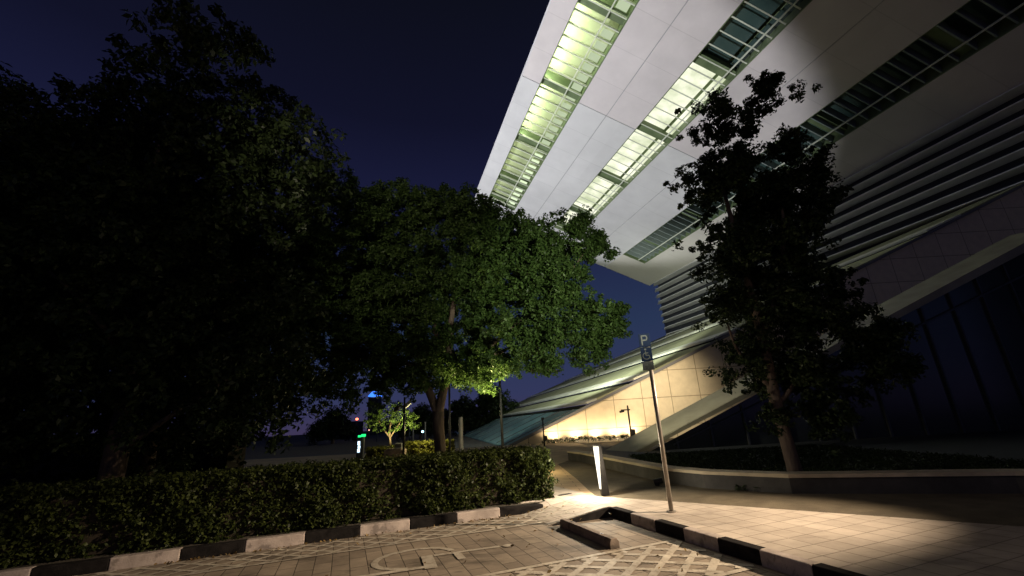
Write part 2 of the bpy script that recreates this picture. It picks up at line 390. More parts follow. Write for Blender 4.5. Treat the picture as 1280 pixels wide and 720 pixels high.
for i in range(65): stripe(lm, -9+i*.16, 4.05, -9+(i+1)*.16, 4.05, .075, .0085)
struct(lm.build('bay_line', M['paint']))
h2 = MB(); lattice(h2, -9, 1.54, 2.86, 4.0, .42, .78, .085, lambda a, b: .005)
struct(h2.build('aisle_marking', M['paint']))
# wheelchair symbol: figure faces the aisle, its head points to the wheel stop
isa = MB(); z = .006
c = V((-1.73, 1.70)); prev = None
for i in range(41):
    th = R(-22 + i*(-22+268)/41*-1 + 10)
    rr = .475
    p = (c.x + rr*1.06*math.cos(th), c.y + rr*.86*math.sin(th))
    if prev: stripe(isa, prev[0], prev[1], p[0], p[1], .085, z)
    prev = p
for (a0,b0,a1,b1,w,zz) in ((-.62,1.80,-1.50,1.73,.075,z+.0015), (-1.21,1.74,-1.21,2.08,.10,z+.003), (-1.585,1.70,-1.625,2.25,.15,z+.0045), (-1.66,2.165,-2.5,2.12,.09,z+.006)):
    stripe(isa, a0, b0, a1, b1, w, zz)
isa.face([G(-.52 + .065*math.cos(t*math.pi/8), 1.825 + .065*math.sin(t*math.pi/8), z+.003) for t in range(16)])
struct(isa.build('wheelchair_symbol', M['paint']))

# ------------------------------------------------------------------ kerbs, wheel stop
def kerb_block(pts0, h0, h1, mat, parent, inner):
    """pts0: two ground points on the face; inner: vector to the back"""
    p, q = pts0; n = MB(); s = inner*.02
    n.hexa([p+V((0,0,-.05)), q+V((0,0,-.05)), q+inner+V((0,0,-.05)), p+inner+V((0,0,-.05)),
            p+s+V((0,0,h0)), q+s+V((0,0,h1)), q+inner+V((0,0,h1)), p+inner+V((0,0,h0))])
    return n.build('kerb_stone', mat, parent, bevel=.012)
kb = thing('planter_kerb', tuple(G(-2,0)), 'low kerb of black and white painted stones along the hedge planter', 'kerb')
a = .8 - .79*14
for i in range(14):
    w = (i % 2 == 0)
    if i == 13: o = kerb_block((G(a+.004,0), G(a+.85,0)), .15, .115, M['kerb_black'], kb, -E2*.14)
    else: o = kerb_block((G(a+.004,0), G(a+.786,0)), .15, .15, M['kerb_white'] if w else M['kerb_black'], kb, -E2*.14)
    o['label'] = 'white painted kerb stone' if w else 'black painted kerb stone'
    a += .79
kb = thing('pavement_kerb', tuple(G(1.55,2)), 'black and white painted kerb at the pavement corner below the sign post', 'kerb')
b = 1.14
for i in range(18):
    w = (i % 2 == 1)
    o = kerb_block((G(1.56,b+.004), G(1.56,b+.576)), .152, .152, M['kerb_white'] if w else M['kerb_black'], kb, E1*.14)
    o['label'] = 'white painted kerb stone' if w else 'black painted kerb stone'; b += .58
ws = thing('wheel_stop', tuple(G(.62,2)), 'low concrete wheel stop lying in the painted parking bay', 'wheel stop')
n = MB()
prof = [(.55,.0),(.695,.0),(.69,.08),(.66,.115),(.575,.115),(.552,.08)]
k0 = [G(a_, 1.27, z_) for a_, z_ in prof]; k1 = [G(a_, 2.7, z_) for a_, z_ in prof]
nv = len(prof); n.v = [tuple(p) for p in k0+k1]
n.f = [tuple(range(nv)), tuple(reversed(range(nv, 2*nv)))] + [(i, nv+i, nv+(i+1) % nv, (i+1) % nv) for i in range(nv)]
n.build('bar', M['concrete'], ws, bevel=.008)
for b_ in (1.55, 2.4):
    n = MB(); c_ = G(.62, b_, .113); n.tube([c_, c_+V((0,0,.008))], .018, 10); n.build('bolt', M['darkmetal'], ws)
gv = thing('drain_cover', (.95, 9.0, .15), 'small flat metal cover let into the pavement between hedge and lit bollard', 'drain cover')
n = MB(); n.hexa([G(1.42,-.42,.15), G(1.72,-.5,.15), G(1.7,-.58,.15), G(1.4,-.5,.15), G(1.42,-.42,.156), G(1.72,-.5,.156), G(1.7,-.58,.156), G(1.4,-.5,.156)])
n.build('lid', M['darkmetal'], gv)

# ------------------------------------------------------------------ hedges
def hedge(name, label, p0, along, length, back, depth, z0, z1, mat, per_m2, leaf, seed, group=None):
    th = thing(name, (p0.x, p0.y, z0), label, 'hedge', group)
    rng = np.random.default_rng(seed); al, bk = np.array(along), np.array(back); P = np.array(p0)
    cl = []
    def add(n, fa, fb, fz, jit):
        q = P + np.outer(fa*length, al) + np.outer(fb*depth, bk); q[:, 2] = z0 + fz*(z1-z0)
        wob = .05*np.sin(fa*length*3.1) + .04*np.sin(fa*length*7.7 + fz*5)
        q += np.outer(wob*np.where(fb < .1, 1, 0), -bk); q += rng.normal(size=q.shape)*jit
        cl.append(np.c_[q, rng.uniform(.05, .11, n)])
    H = z1-z0
    n = int(length*H*per_m2);  add(n, rng.random(n), rng.random(n)*.1, rng.random(n), .025)
    n = int(length*depth*per_m2*.7); add(n, rng.random(n), rng.random(n), .97 + .05*rng.random(n), .03)
    n = int(depth*H*per_m2); add(n, 1-rng.random(n)*.03, rng.random(n), rng.random(n), .03)
    n = int(depth*H*per_m2*.5); add(n, rng.random(n)*.03, rng.random(n), rng.random(n), .03)
    c = np.vstack(cl)
    leaves('foliage', mat, c, 12, leaf, th, seed+1, aspect=.6)
    m = MB(); a0, a1 = P + al*.1 + bk*.1, P + al*(length-.1) + bk*.1
    b0, b1 = a0 + bk*(depth-.2), a1 + bk*(depth-.2)
    m.hexa([(*a0[:2], z0), (*a1[:2], z0), (*b1[:2], z0), (*b0[:2], z0), (*a0[:2], z1-.08), (*a1[:2], z1-.08), (*b1[:2], z1-.08), (*b0[:2], z1-.08)])
    m.build('twigs', M['twig'], th)
    return th
hedge('clipped_hedge', 'clipped dark green hedge filling the planter behind the black and white kerb', G(-9.5,-.3), E1, 10.72, -E2, 1.25, .15, 1.0, M['hedge'], 430, .06, 21)
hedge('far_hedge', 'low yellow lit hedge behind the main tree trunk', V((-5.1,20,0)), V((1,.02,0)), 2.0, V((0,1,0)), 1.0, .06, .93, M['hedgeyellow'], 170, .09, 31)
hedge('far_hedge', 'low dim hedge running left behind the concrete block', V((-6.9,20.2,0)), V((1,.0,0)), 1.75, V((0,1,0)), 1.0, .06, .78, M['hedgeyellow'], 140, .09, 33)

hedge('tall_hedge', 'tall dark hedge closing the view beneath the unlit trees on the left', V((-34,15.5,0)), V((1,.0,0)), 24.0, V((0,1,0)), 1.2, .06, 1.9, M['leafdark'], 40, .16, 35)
rng_ = np.random.default_rng(77)
fa = np.r_[rng_.uniform(-5, .9, 150), rng_.uniform(-3, 1.4, 70)]; fb = np.r_[.02 + rng_.exponential(.06, 150), rng_.uniform(.1, 4, 70)]
fl_ = np.array([[*G(a_, b_, 0)[:2], .013 + max(0., ramp_z(a_, b_)-.005), .008] for a_, b_ in zip(fa, fb)])
o = leaves('fallen_leaves', M['dryleaf'], fl_, 1, .055, None, 78, aspect=.5, droop=0.)
tag(o, 'dry fallen leaves scattered on the paving along the planter kerb', 'leaves', kind='stuff')
gx = rng_.uniform(3.7, 11, 5200); gy = rng_.uniform(8.6, 17, 5200); ok_ = gy > 13.2 - .72*gx + .0*gx
gc = np.c_[gx, gy, np.full(5200, .19), np.full(5200, .07)][(gy > 8.55 - (gx-4.7)*.35) & (gx > 3.95)]
o = leaves('ground_cover', M['leafdark'], gc, 7, .11, None, 79, aspect=.22, droop=-.6)
tag(o, 'low dark ground cover filling the planter behind the low wall', 'ground cover', kind='stuff')
# ------------------------------------------------------------------ trees
def limb(m, p, q, r0, r1, seed, bend=.12, k=6):
    rng = random.Random(seed); p, q = V(p), V(q); L = (q-p).length; pts, rad = [], []
    off = V((rng.uniform(-1,1), rng.uniform(-1,1), rng.uniform(-.3,.6)))*L*bend
    for i in range(k+1):
        t = i/k; pts.append(p.lerp(q, t) + off*math.sin(math.pi*t)*.8); rad.append(r0 + (r1-r0)*t)
    m.tube(pts, rad, 10, .10)
TL = [(-5.65,13.5,7.02,2.85),(-3.61,13.0,6.99,2.31),(-1.7,12.5,6.95,1.72),(.03,12.0,5.99,1.39),(-.8,12.0,7.6,.69),(.76,11.8,6.84,.65),(1.54,11.8,6.46,.9),(2.29,11.8,6.77,.57),(2.6,11.8,6.34,.36),(1.19,12.0,5.54,1.14),(1.32,12.0,4.32,1.19),(2.42,12.0,4.21,.69),(2.82,12.0,4.33,.37),(2.13,12.0,3.69,.5),(-.07,12.3,4.23,1.45),(-1.49,12.5,4.6,1.73),(-3.05,13.0,4.67,1.94),(-4.97,13.5,4.5,2.0),(-3.82,12.8,3.21,.71),(.46,12.0,3.45,.67),(-.91,12.2,3.33,.72),(-2.07,12.5,8.32,.67),(-3.66,13.0,8.81,.76),(-5.22,13.5,9.17,.9),(-7.25,14.0,7.0,2.8),(-7.28,14.0,4.46,2.12),(-2.51,12.8,3.38,.66),(-1.05,12.3,2.95,.5),(-.6,12.3,3.2,.4),(-1.6,12.5,3.1,.35),(-.53,12.0,6.93,.97)]
tr = thing('broadleaf_tree', (-2.25,13,.06), 'large dense green tree rising behind the hedge in front of the building', 'tree')
m = MB()
m.tube([(-2.22,13,.02),(-2.24,13,.25),(-2.3,13,.9),(-2.36,13,1.5),(-2.37,13,2.0)], [.27,.2,.165,.16,.17], 14, .08)
limb(m, (-2.37,13,1.95), (-2.85,13.1,3.2), .13, .1, 1, .05); limb(m, (-2.85,13.1,3.2), (-4.6,13.4,6.2), .1, .04, 2)
limb(m, (-2.36,13,1.9), (-2.02,12.9,3.1), .14, .11, 3, .05); limb(m, (-2.02,12.9,3.1), (-1.2,12.5,6.8), .11, .04, 4)
limb(m, (-2.1,12.9,2.8), (1.4,12.0,5.2), .08, .03, 5); limb(m, (-2.02,12.9,3.1), (.4,12.3,3.9), .07, .025, 6)
limb(m, (-2.85,13.1,3.2), (-6.5,13.8,5.2), .08, .03, 7); limb(m, (-2.2,12.9,3.0), (-2.4,12.6,7.4), .08, .03, 8)
limb(m, (1.0,12.1,4.9), (2.4,11.8,6.5), .03, .012, 9); limb(m, (.4,12.3,3.9), (2.4,12,4.1), .03, .012, 10)
m.build('trunk', M['bark'], tr, smooth=True)
cl = branchy_clumps(TL, 21, .18, 5)
leaves('crown', M['leaf'], cl, 44, .105, tr, 6)

# right-hand tree, unlit, beside the sign post
RT = [(5.05,9.3,8.7,.72),(6.2,9.3,9.2,.5),(4.95,9.3,6.95,1.1),(6.5,9.3,7.4,.72),(7.0,9.3,6.6,.46),(6.0,9.3,6.2,.7),(4.9,9.3,4.8,1.1),(4.85,9.3,3.3,1.2),(5.9,9.3,3.3,1.15),(6.9,9.3,2.6,.7),(5.9,9.3,1.9,.9),(4.6,9.3,1.95,.85),(5.4,10,5,1.3),(5.4,9.9,7,1.1)]
RT = [(x+.75, y, z, r) for x, y, z, r in RT]
rt = thing('ornamental_tree', (5.5,9.4,.15), 'unlit dark tree right of the sign post, in front of the building', 'tree')
m = MB(); m.tube([(5.5,9.4,.1),(5.48,9.4,.5),(5.42,9.4,1.6),(5.45,9.4,3),(5.4,9.4,5),(5.3,9.4,7.5)], [.17,.13,.12,.1,.07,.03], 10, .08)
limb(m, (5.42,9.4,1.6), (6.6,9.3,2.9), .06, .02, 41); limb(m, (5.45,9.4,3), (6.6,9.3,7.2), .06, .02, 42); limb(m, (5.42,9.4,2), (4.7,9.3,3.4), .06, .02, 43)
m.build('trunk', M['bark'], rt, smooth=True)
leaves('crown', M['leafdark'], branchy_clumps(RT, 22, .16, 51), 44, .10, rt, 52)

# screen of tall dark trees on the left
rng = random.Random(3)
LT = [(rng.gauss(0, 1.25), rng.gauss(0, 1.0), zz, rng.uniform(1.1, 1.7)) for zz in np.linspace(1.9, 8.6, 26)]
lt = thing('dark_tree', (0,0,0), 'x', 'tree')
m = MB(); m.tube([(0,0,-.05),(.03,0,.4),(.0,.05,1.6),(.05,0,4),(0,0,7.5)], [.28,.2,.18,.13,.04], 10, .08)
for i in range(7): limb(m, (0,0,1.3+i*.7), (2.0*math.cos(i*2.3), 1.7*math.sin(i*2.3), 2.6+i*.85), .07, .02, 60+i)
m.build('trunk', M['bark'], lt, smooth=True)
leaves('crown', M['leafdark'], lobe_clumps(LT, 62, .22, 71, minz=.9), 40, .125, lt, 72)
spots = [(-7.5,8.3,0,1.0,'nearest of the unlit trees left of the main tree, overhanging the hedge'),
         (-10.6,8.2,2.2,1.0,'tall dark tree in the middle of the unlit row on the left'),
         (-14.3,8.8,4.1,1.05,'leftmost tall dark tree at the edge of the picture'),
         (-10.4,12.6,1.1,1.02,'tall dark tree behind the nearest unlit one, touching the main crown')]
for i, (x, y, rz, s, lab) in enumerate(spots):
    if i == 0: o = lt
    else:
        o = lt.copy(); COL.objects.link(o)
        for ch in list(lt.children):
            c_ = ch.copy(); COL.objects.link(c_); c_.parent = o
    o.location = (x, y, .12); o.rotation_euler = (0, 0, rz); o.scale = (s, s, s); o['label'] = lab; o['group'] = 'dark trees on the left'

# lit young tree behind the hedge, far trees
st = thing('young_tree', (-6.35,22,.06), 'small tree lit yellow from below behind the hedge', 'tree')
m = MB(); m.tube([(-6.35,22,.02),(-6.33,22,.9),(-6.4,22,1.5),(-6.3,22,2.2)], [.09,.06,.05,.03], 8, .08)
limb(m, (-6.36,22,1.2), (-5.6,21.9,2.2), .04, .015, 81); limb(m, (-6.36,22,1.2), (-7.1,22.1,2.3), .04, .015, 82)
m.build('trunk', M['bark'], st, smooth=True)
leaves('crown', M['leaf'], lobe_clumps([(-6.4,22,2.2,.75),(-5.6,22,2.15,.62),(-7.1,22,2.0,.6),(-5.15,22,1.95,.38),(-5.9,22,2.5,.4)], 95, .15, 83), 26, .10, st, 84)
far = [(-9.2,70,2.3,'dark rounded tree standing far off behind the main trunk'), (-4.6,72,2.9,'dark rounded tree rising left of the sloping glass roof'), (-14.5,66,1.9,'dark low tree far off behind the lit young tree'), (-27.5,66,2.0,'dark low tree far off behind the glowing pylon')]
ft = None
for i, (x, y, r, lab) in enumerate(far):
    if ft is None:
        ft = thing('distant_tree', (0,0,0), lab, 'tree', 'distant trees')
        m = MB(); m.tube([(0,0,-.1),(0,0,1.5),(.1,0,3)], [.25,.18,.1], 8); m.build('trunk', M['bark'], ft)
        leaves('crown', M['leafdark'], lobe_clumps([(0,0,2.3,1.9),(1.7,.3,1.9,1.5),(-1.8,0,1.8,1.5),(.4,0,3.4,1.4),(2.9,0,1.3,1.1),(-2.9,0,1.2,1.1)], 40, .4, 91), 22, .3, ft, 92)
        o = ft
    else:
        o = ft.copy(); COL.objects.link(o)
        for ch in list(ft.children):
            c_ = ch.copy(); COL.objects.link(c_); c_.parent = o
    o.location = (x, y, 0); s = r/1.9; o.scale = (s*1.15, s, s*1.05); o.rotation_euler = (0,0,i*.4); o['label'] = lab; o['group'] = 'distant trees'

# ------------------------------------------------------------------ library building: a leaning slab on a louvred wall
Q = V((27.076, 80.572, 25.759)); D = V((-.29, .957, 0)).normalized()
S = V((.898, .272, -.3444)).normalized(); UPN = -(D.cross(S)).normalized()
if UPN.z < 0: UPN = -UPN
def L(d, s, h=0.): return Q + D*d + S*s + UPN*h
def slab(m, d0, d1, s0, s1, h0, h1):
    m.hexa([L(d0,s0,h0), L(d1,s0,h0), L(d1,s1,h0), L(d0,s1,h0), L(d0,s0,h1), L(d1,s0,h1), L(d1,s1,h1), L(d0,s1,h1)])
lib = thing('library_building', (27,80.5,0), 'huge white building leaning out overhead, with glowing slot windows and white louvres', 'building')
TOPS, DN = 5.0, -98.
def soffit(s0, s1, d1=0., mat0='white_panel'):
    m = MB(); slab(m, -32.7, d1, s0, s1, 0, TOPS); m.build('soffit_panel', M[mat0], lib)
    m = MB(); slab(m, DN, -32.78, s0, s1, 0, TOPS); m.build('soffit_panel', M['pink_lit_panel'], lib)
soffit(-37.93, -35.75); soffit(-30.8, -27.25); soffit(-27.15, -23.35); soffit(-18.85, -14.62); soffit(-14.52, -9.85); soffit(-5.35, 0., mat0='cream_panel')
for s0, s1, d0 in ((-35.75,-30.8,-5.9), (-23.35,-18.85,-6.0), (-9.85,-5.35,-6.6)):
    m = MB(); slab(m, d0, 0, s0, s1, 0, TOPS); m.build('soffit_panel', M['cream_panel' if s0 > -10 else 'white_panel'], lib)
m = MB()
for s_ in (-27.2, -14.57): slab(m, DN, 0, s_-.05, s_+.05, .05, 1.)
for d_ in (-32.74,):
    for s0, s1 in ((-37.93,-35.75), (-30.8,-23.35), (-18.85,-9.85)): slab(m, d_-.04, d_+.04, s0, s1, .05, 1.)
m.build('soffit_joint', M['seam'], lib)
m = MB(); slab(m, 0.02, .5, -37.93, 0, .25, TOPS-.2); m.build('end_wall', M['edge_panel'], lib)
m = MB(); slab(m, DN, .3, -38.1, 0, TOPS+.02, TOPS+.5); m.build('roof', M['white_panel'], lib)

def bay_edges(d_end):
    e = [d_end, -12.35, -22.6, -32.9, -43.1, -53.3, -63.5, -73.7, -84, DN]
    return list(zip(e[1:], e[:-1]))
def strip(s0, s1, d_end, bays, rail, finmat, fin_step, fin_h, colmat='slotframe', framemat='slotframe'):
    """a long slot window let into the soffit: frame > panes, cross fins, columns, rail"""
    fr = MB()
    slab(fr, DN, d_end, s0, s0+.10, .02, 2.2); slab(fr, DN, d_end, s1-.10, s1, .02, 2.2); slab(fr, d_end-.15, d_end-.004, s0+.1, s1-.1, .02, 2.2)
    slab(fr, DN, d_end-.15, s0+.1, s1-.1, 2.2, 2.3)
    w = fr.build('window_slot', M[framemat], lib)
    f = MB(); d = d_end - .7
    while d > DN:
        slab(f, d-.06, d+.06, s0+.1, s1-.1, .18, .18+fin_h); d -= fin_step
    f.build('fin', M[finmat], w)
    for d in [b[0] for b in bays[:-1]]:
        c = MB(); slab(c, d-.55, d+.55, s0+.1, s1-.1, .62, 1.7)
        c.build('column', M[colmat], w)
    if rail:
        r = MB(); slab(r, DN, d_end-.15, rail-.06, rail+.06, .06, .17); r.build('rail', M['finwhite'], w)
    return w
# outer slot
b1 = bay_edges(-5.9)
w1 = strip(-35.75, -30.8, -5.9, b1, -32.66, 'finwhite', 1.42, .22)
for i, (d0, d1) in enumerate(b1):
    if i > 4: break
    lamp = (45, 90, 520, 560, 500)[i]
    al = bpy.data.lights.new('slot_lamp', 'AREA'); al.shape = 'RECTANGLE'; al.size = abs(d1-d0)-1.4; al.size_y = .5; al.energy = lamp; al.color = (.95, 1., .74)
    ao = bpy.data.objects.new('slot_lamp', al); COL.objects.link(ao)
    zx = -(S*.72 + UPN*.7).normalized(); xx = D; yx = zx.cross(xx)
    ao.matrix_world = Matrix.Translation(L((d0+d1)/2, -35.5, .62)) @ Matrix((xx, yx, zx)).transposed().to_4x4()
    m = MB(); slab(m, d0+.5, d1-.5, -35.6, -30.95, 1.75, 1.8)
    m.build('window_pane', M['slot'], w1)
    # row of small lit panes along the inner edge
    m = MB(); d = d1 - 1.0
    while d > d0 + .7:
        slab(m, d-.42, d+.42, -32.3, -31.15, .75, .8); d -= 1.42
    m.build('small_pane', glow('small_pane_glow', (.85, 1., .66), (1., 1., .6, .6, .6)[i]), w1)
# middle slot, brightly lit
b2 = bay_edges(-6.0)
w2 = strip(-23.35, -18.85, -6.0, b2, -19.75, 'finwhite', 1.42, .05)
def room_glow(name, c0, c1, s0, s1):
    m, nt, out = nodes(name); e = N(nt, 'ShaderNodeEmission'); g = N(nt, 'ShaderNodeNewGeometry')
    n = N(nt, 'ShaderNodeTexNoise'); n.inputs['Scale'].default_value = .42; n.inputs['Detail'].default_value = 5
    nt.links.new(g.outputs['Position'], n.inputs[0])
    r = N(nt, 'ShaderNodeValToRGB'); r.color_ramp.elements[0].color = (*c0, 1); r.color_ramp.elements[1].color = (*c1, 1)
    r.color_ramp.elements[0].position = .35; r.color_ramp.elements[1].position = .62
    nt.links.new(n.outputs['Fac'], r.inputs[0]); nt.links.new(r.outputs[0], e.inputs[0])
    mr = N(nt, 'ShaderNodeMapRange'); mr.inputs[1].default_value = .35; mr.inputs[2].default_value = .65; mr.inputs[3].default_value = s0; mr.inputs[4].default_value = s1
    nt.links.new(n.outputs['Fac'], mr.inputs[0]); nt.links.new(mr.outputs[0], e.inputs[1])
    nt.links.new(e.outputs[0], out.inputs[0]); return m
RG = room_glow('room_glow', (.84,.93,.60), (1.,1.,.80), .75, 1.2)
for i, (d0, d1) in enumerate(b2):
    m = MB(); slab(m, d0+.5, d1-.5, -23.2, -20.1, 1.2, 1.3); o = m.build('window_pane', RG if i < 4 else M['dimglass'], w2)
    m = MB(); slab(m, d0+.5, d1-.5, -19.8, -18.98, 1.0, 1.1); o = m.build('window_pane', RG if i < 4 else M['dimglass'], w2)
# inner slot, dark
b3 = bay_edges(-6.6)
w3 = strip(-9.85, -5.35, -6.6, b3, -6.75, 'finteal', 1.2, .9)
m = MB(); slab(m, DN, -6.8, -9.7, -5.5, 1.6, 1.7); m.build('window_pane', M['dimglass'], w3)

# louvred wall below the slab
nrm = V((-D.y, D.x, 0))                      # towards the forecourt
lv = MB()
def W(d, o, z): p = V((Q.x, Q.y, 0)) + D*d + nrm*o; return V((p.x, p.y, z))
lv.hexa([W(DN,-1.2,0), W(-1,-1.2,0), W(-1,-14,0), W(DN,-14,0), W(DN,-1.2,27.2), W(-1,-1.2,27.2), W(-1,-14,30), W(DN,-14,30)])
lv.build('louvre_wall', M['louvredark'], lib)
zt = 29.4
k = 0
while zt > 12.2:
    tip = .3 - k*.16 if k > 2 else .1
    m = MB(); d1 = tip; x = .4
    # a blade: flat underside, pointed outer end
    for (dA, dB, oA, oB) in ((DN, d1-1.9, x, x), (d1-1.9, d1, x, -.7)):
        m.hexa([W(dA,-1.3,zt), W(dB,-1.3 if dB < d1 else -.75,zt), W(dB,oB,zt), W(dA,oA,zt), W(dA,-1.3,zt+.3), W(dB,-1.3 if dB < d1 else -.75,zt+.3), W(dB,oB,zt+.10), W(dA,oA,zt+.10)])
    m.build('louvre_blade', M['blade'], lib)
    zt -= 1.28; k += 1

# ------------------------------------------------------------------ podium: beige wall and stepped sloping roof
pod = thing('sloping_podium', (5,30.5,0), 'sloping podium with uplit beige panelled wall and stepped green glass roof', 'building')
F0, F1 = V((-12.602,100,.923)), V((37.52,100,19.835))
def Nz(z): return V((-.858 + (z-.111)/.414, 30.5, z))
def Fz(z): t = (z - F0.z)/(F1.z - F0.z); return F0 + (F1-F0)*t
def RF(z, t, up=0.): p = Nz(z).lerp(Fz(z), t); return p + V((0, 0, up))
zc = 20.
m = MB()
a_, b_ = Nz(.05), Nz(zc)
m.face([V((a_.x,30.5,0)), V((b_.x,30.5,0)), V((b_.x,30.5,zc-.12)), V((a_.x,30.5,-.0))])
m.face([V((a_.x,30.9,0)), V((b_.x,30.9,0)), V((b_.x,30.9,zc-.12)), V((a_.x,30.9,-.0))])
m.build('wall', M['beige'], pod)
NT = 14
def roofstrip(m, z0, z1, up0, up1, t0=0., t1=1., ov=-.004):
    for i in range(NT):
        ta, tb = t0 + (t1-t0)*i/NT, t0 + (t1-t0)*(i+1)/NT
        m.hexa([RF(z0,ta,up0-.14)+V((0,ov,0)), RF(z1,ta,up1-.14)+V((0,ov,0)), RF(z1,tb,up1-.14), RF(z0,tb,up0-.14), RF(z0,ta,up0)+V((0,ov,0)), RF(z1,ta,up1)+V((0,ov,0)), RF(z1,tb,up1), RF(z0,tb,up0)])
m = MB(); roofstrip(m, .05, 2.28, .0, .0); m.build('glass_roof', M['roofglass'], pod)
for t in (.02,.07,.13,.2,.28,.38,.5,.65,.8):
    m = MB(); p, q, dt = .1, 2.2, .0022
    m.hexa([RF(p,t,.005), RF(q,t,.005), RF(q,t+dt,.005), RF(p,t+dt,.005), RF(p,t,.05), RF(q,t,.05), RF(q,t+dt,.05), RF(p,t+dt,.05)])
    m.build('glazing_bar', M['metal'], pod)
zs = [2.3, 3.72, 6.3, 9.6, 13.6, 19.8]
for i, (z0, z1) in enumerate(zip(zs, zs[1:])):
    m = MB(); zt_ = z0 + .12 + .2*(z1-z0)
    m = MB(); roofstrip(m, zt_+.004, z1, .15, .05, .0, 1., -.004 - i*.003); m.build('roof_panel', M['roofgreen'], pod)
    m = MB(); roofstrip(m, z0+.10, zt_, .24, .17, .0, 1., -.06 - i*.003); m.build('roof_trim', M['rooftrim'], pod)
    m = MB(); roofstrip(m, z0-.08, z0+.095, .07, .07, .0, 1., -.03 - i*.003); m.build('roof_gap_shade', M['roofgap_shade'], pod)  # solid dark strip drawn as the shadow gap under the trim
m = MB()   # verge along the wall top
m.hexa([Nz(.06)+V((0,-.22,-.17)), Nz(zc)+V((0,-.22,-.17)), Nz(zc)+V((0,-.08,-.17)), Nz(.06)+V((0,-.08,-.17)), Nz(.06)+V((0,-.22,.03)), Nz(zc)+V((0,-.22,.03)), Nz(zc)+V((0,-.08,.03)), Nz(.06)+V((0,-.08,.03))])
m.build('verge', M['edge_panel'], pod)

# inclined wing right of the podium, nearer
wg = thing('sloping_wing', (6,20,.15), 'nearer low wing with a sloping stone roof over dark glass, right of the lit wall', 'building')
x1 = 26.
def wn(x): return .16 + (x-4.68)*.42      # near eave
def wf(x): return .16 + (x-3.83)*.42      # far eave
n = MB(); n.hexa([(4.9,19,.14), (x1,19,wn(x1)-.34), (x1,20.8,wf(x1)-.34), (4.1,20.8,.14), (4.68,19,.16), (x1,19,wn(x1)), (x1,20.8,wf(x1)), (3.83,20.8,.16)])
n.build('sloping_roof', M['wing'], wg)
n = MB(); n.hexa([(5.0,18.9,.14), (x1,18.9,wn(x1)-.42), (x1,18.995,wn(x1)-.42), (5.0,18.995,.14), (4.72,18.9,.16), (x1,18.9,wn(x1)+.02), (x1,18.995,wn(x1)+.02), (4.72,18.995,.16)])
n.build('edge_beam', M['wing'], wg)
m = MB(); m.face([(5.5,19.3,.15), (x1,19.3,.15), (x1,19.3,wn(x1)-.36)])
m.build('glass_wall', M['wingglass'], wg)
m = MB()
for x in np.arange(6.6, 25, 1.5): m.box(x-.04, 19.2, .15, x+.04, 19.29, wn(x)-.44)
m.hexa([(6.4,19.17,.3), (x1,19.17,wn(x1)-1.5), (x1,19.198,wn(x1)-1.5), (6.4,19.198,.3), (6.4,19.17,.36), (x1,19.17,wn(x1)-1.4), (x1,19.198,wn(x1)-1.4), (6.4,19.198,.36)])
m.build('mullion', M['metal'], wg)

# low planter wall with a pale coping
lw = thing('low_wall', (2.8,12,.14), 'low dark planter wall with a pale stone coping curving behind the bollard', 'wall')
pl = [V(p) for p in ((1.75,17.2,0),(2.1,16.0,0),(2.28,15.0,0),(2.48,13.8,0),(2.8,12.1,0),(3.116,10.36,0),(3.62,9.35,0),(4.7,8.3,0),(7.6,7.3,0),(12,4.5,0))]
def ribbon(name, o0, o1, z0, z1, mat):
    m = MB(); A = []; B = []
    for i, p in enumerate(pl):
        t = (pl[min(i+1, len(pl)-1)] - pl[max(i-1, 0)]).normalized(); n = V((-t.y, t.x, 0))
        A.append(p + n*o0); B.append(p + n*o1)
    for i in range(len(pl)-1):
        m.hexa([V((*A[i][:2],z0)), V((*A[i+1][:2],z0)), V((*B[i+1][:2],z0)), V((*B[i][:2],z0)), V((*A[i][:2],z1)), V((*A[i+1][:2],z1)), V((*B[i+1][:2],z1)), V((*B[i][:2],z1))])
    m.build(name, mat, lw)
ribbon('wall_face', 0, .28, .12, .40, M['darkstone']); ribbon('coping', -.04, .34, .402, .46, M['coping'])
sl = thing('ground_spotlight', (2.95,9.75,.14), 'small dark ground spotlight in the bed below the low wall', 'spotlight')
n = MB(); n.tube([(2.86,10.0,.14),(2.86,10.0,.2)], .05, 10); n.build('base', M['darkmetal'], sl)
n = MB(); n.tube([(2.80,10.02,.21),(2.98,9.98,.25)], .06, 12); n.build('head', M['darkmetal'], sl)

# ------------------------------------------------------------------ lit bollard, sign post
bl = thing('lit_bollard', (1.5,9.15,.15), 'short wedge shaped bollard glowing white at the pavement edge', 'bollard')
bx, by = 1.515, 9.15
n = MB()
n.hexa([(bx-.005,by-.08,.15), (bx+.145,by-.06,.15), (bx+.145,by+.1,.15), (bx-.005,by+.1,.15), (bx+.035,by-.06,1.07), (bx+.085,by-.05,1.07), (bx+.085,by+.08,1.07), (bx+.035,by+.08,1.07)])
n.build('body', M['bollard'], bl, bevel=.006)
n = MB()
n.hexa([(bx-.022,by-.055,.27), (bx-.006,by-.055,.27), (bx-.006,by+.05,.27), (bx-.022,by+.05,.27), (bx-.062,by-.055,1.04), (bx+.03,by-.055,1.04), (bx+.03,by+.05,1.04), (bx-.062,by+.05,1.04)])
n.build('lamp', glow('bollard_glow', (1., .9, .72), 2.4), bl)
n = MB(); n.box(bx-.068, by-.06, 1.045, bx+.034, by+.06, 1.08); n.build('cap', M['bollard'], bl, bevel=.005)

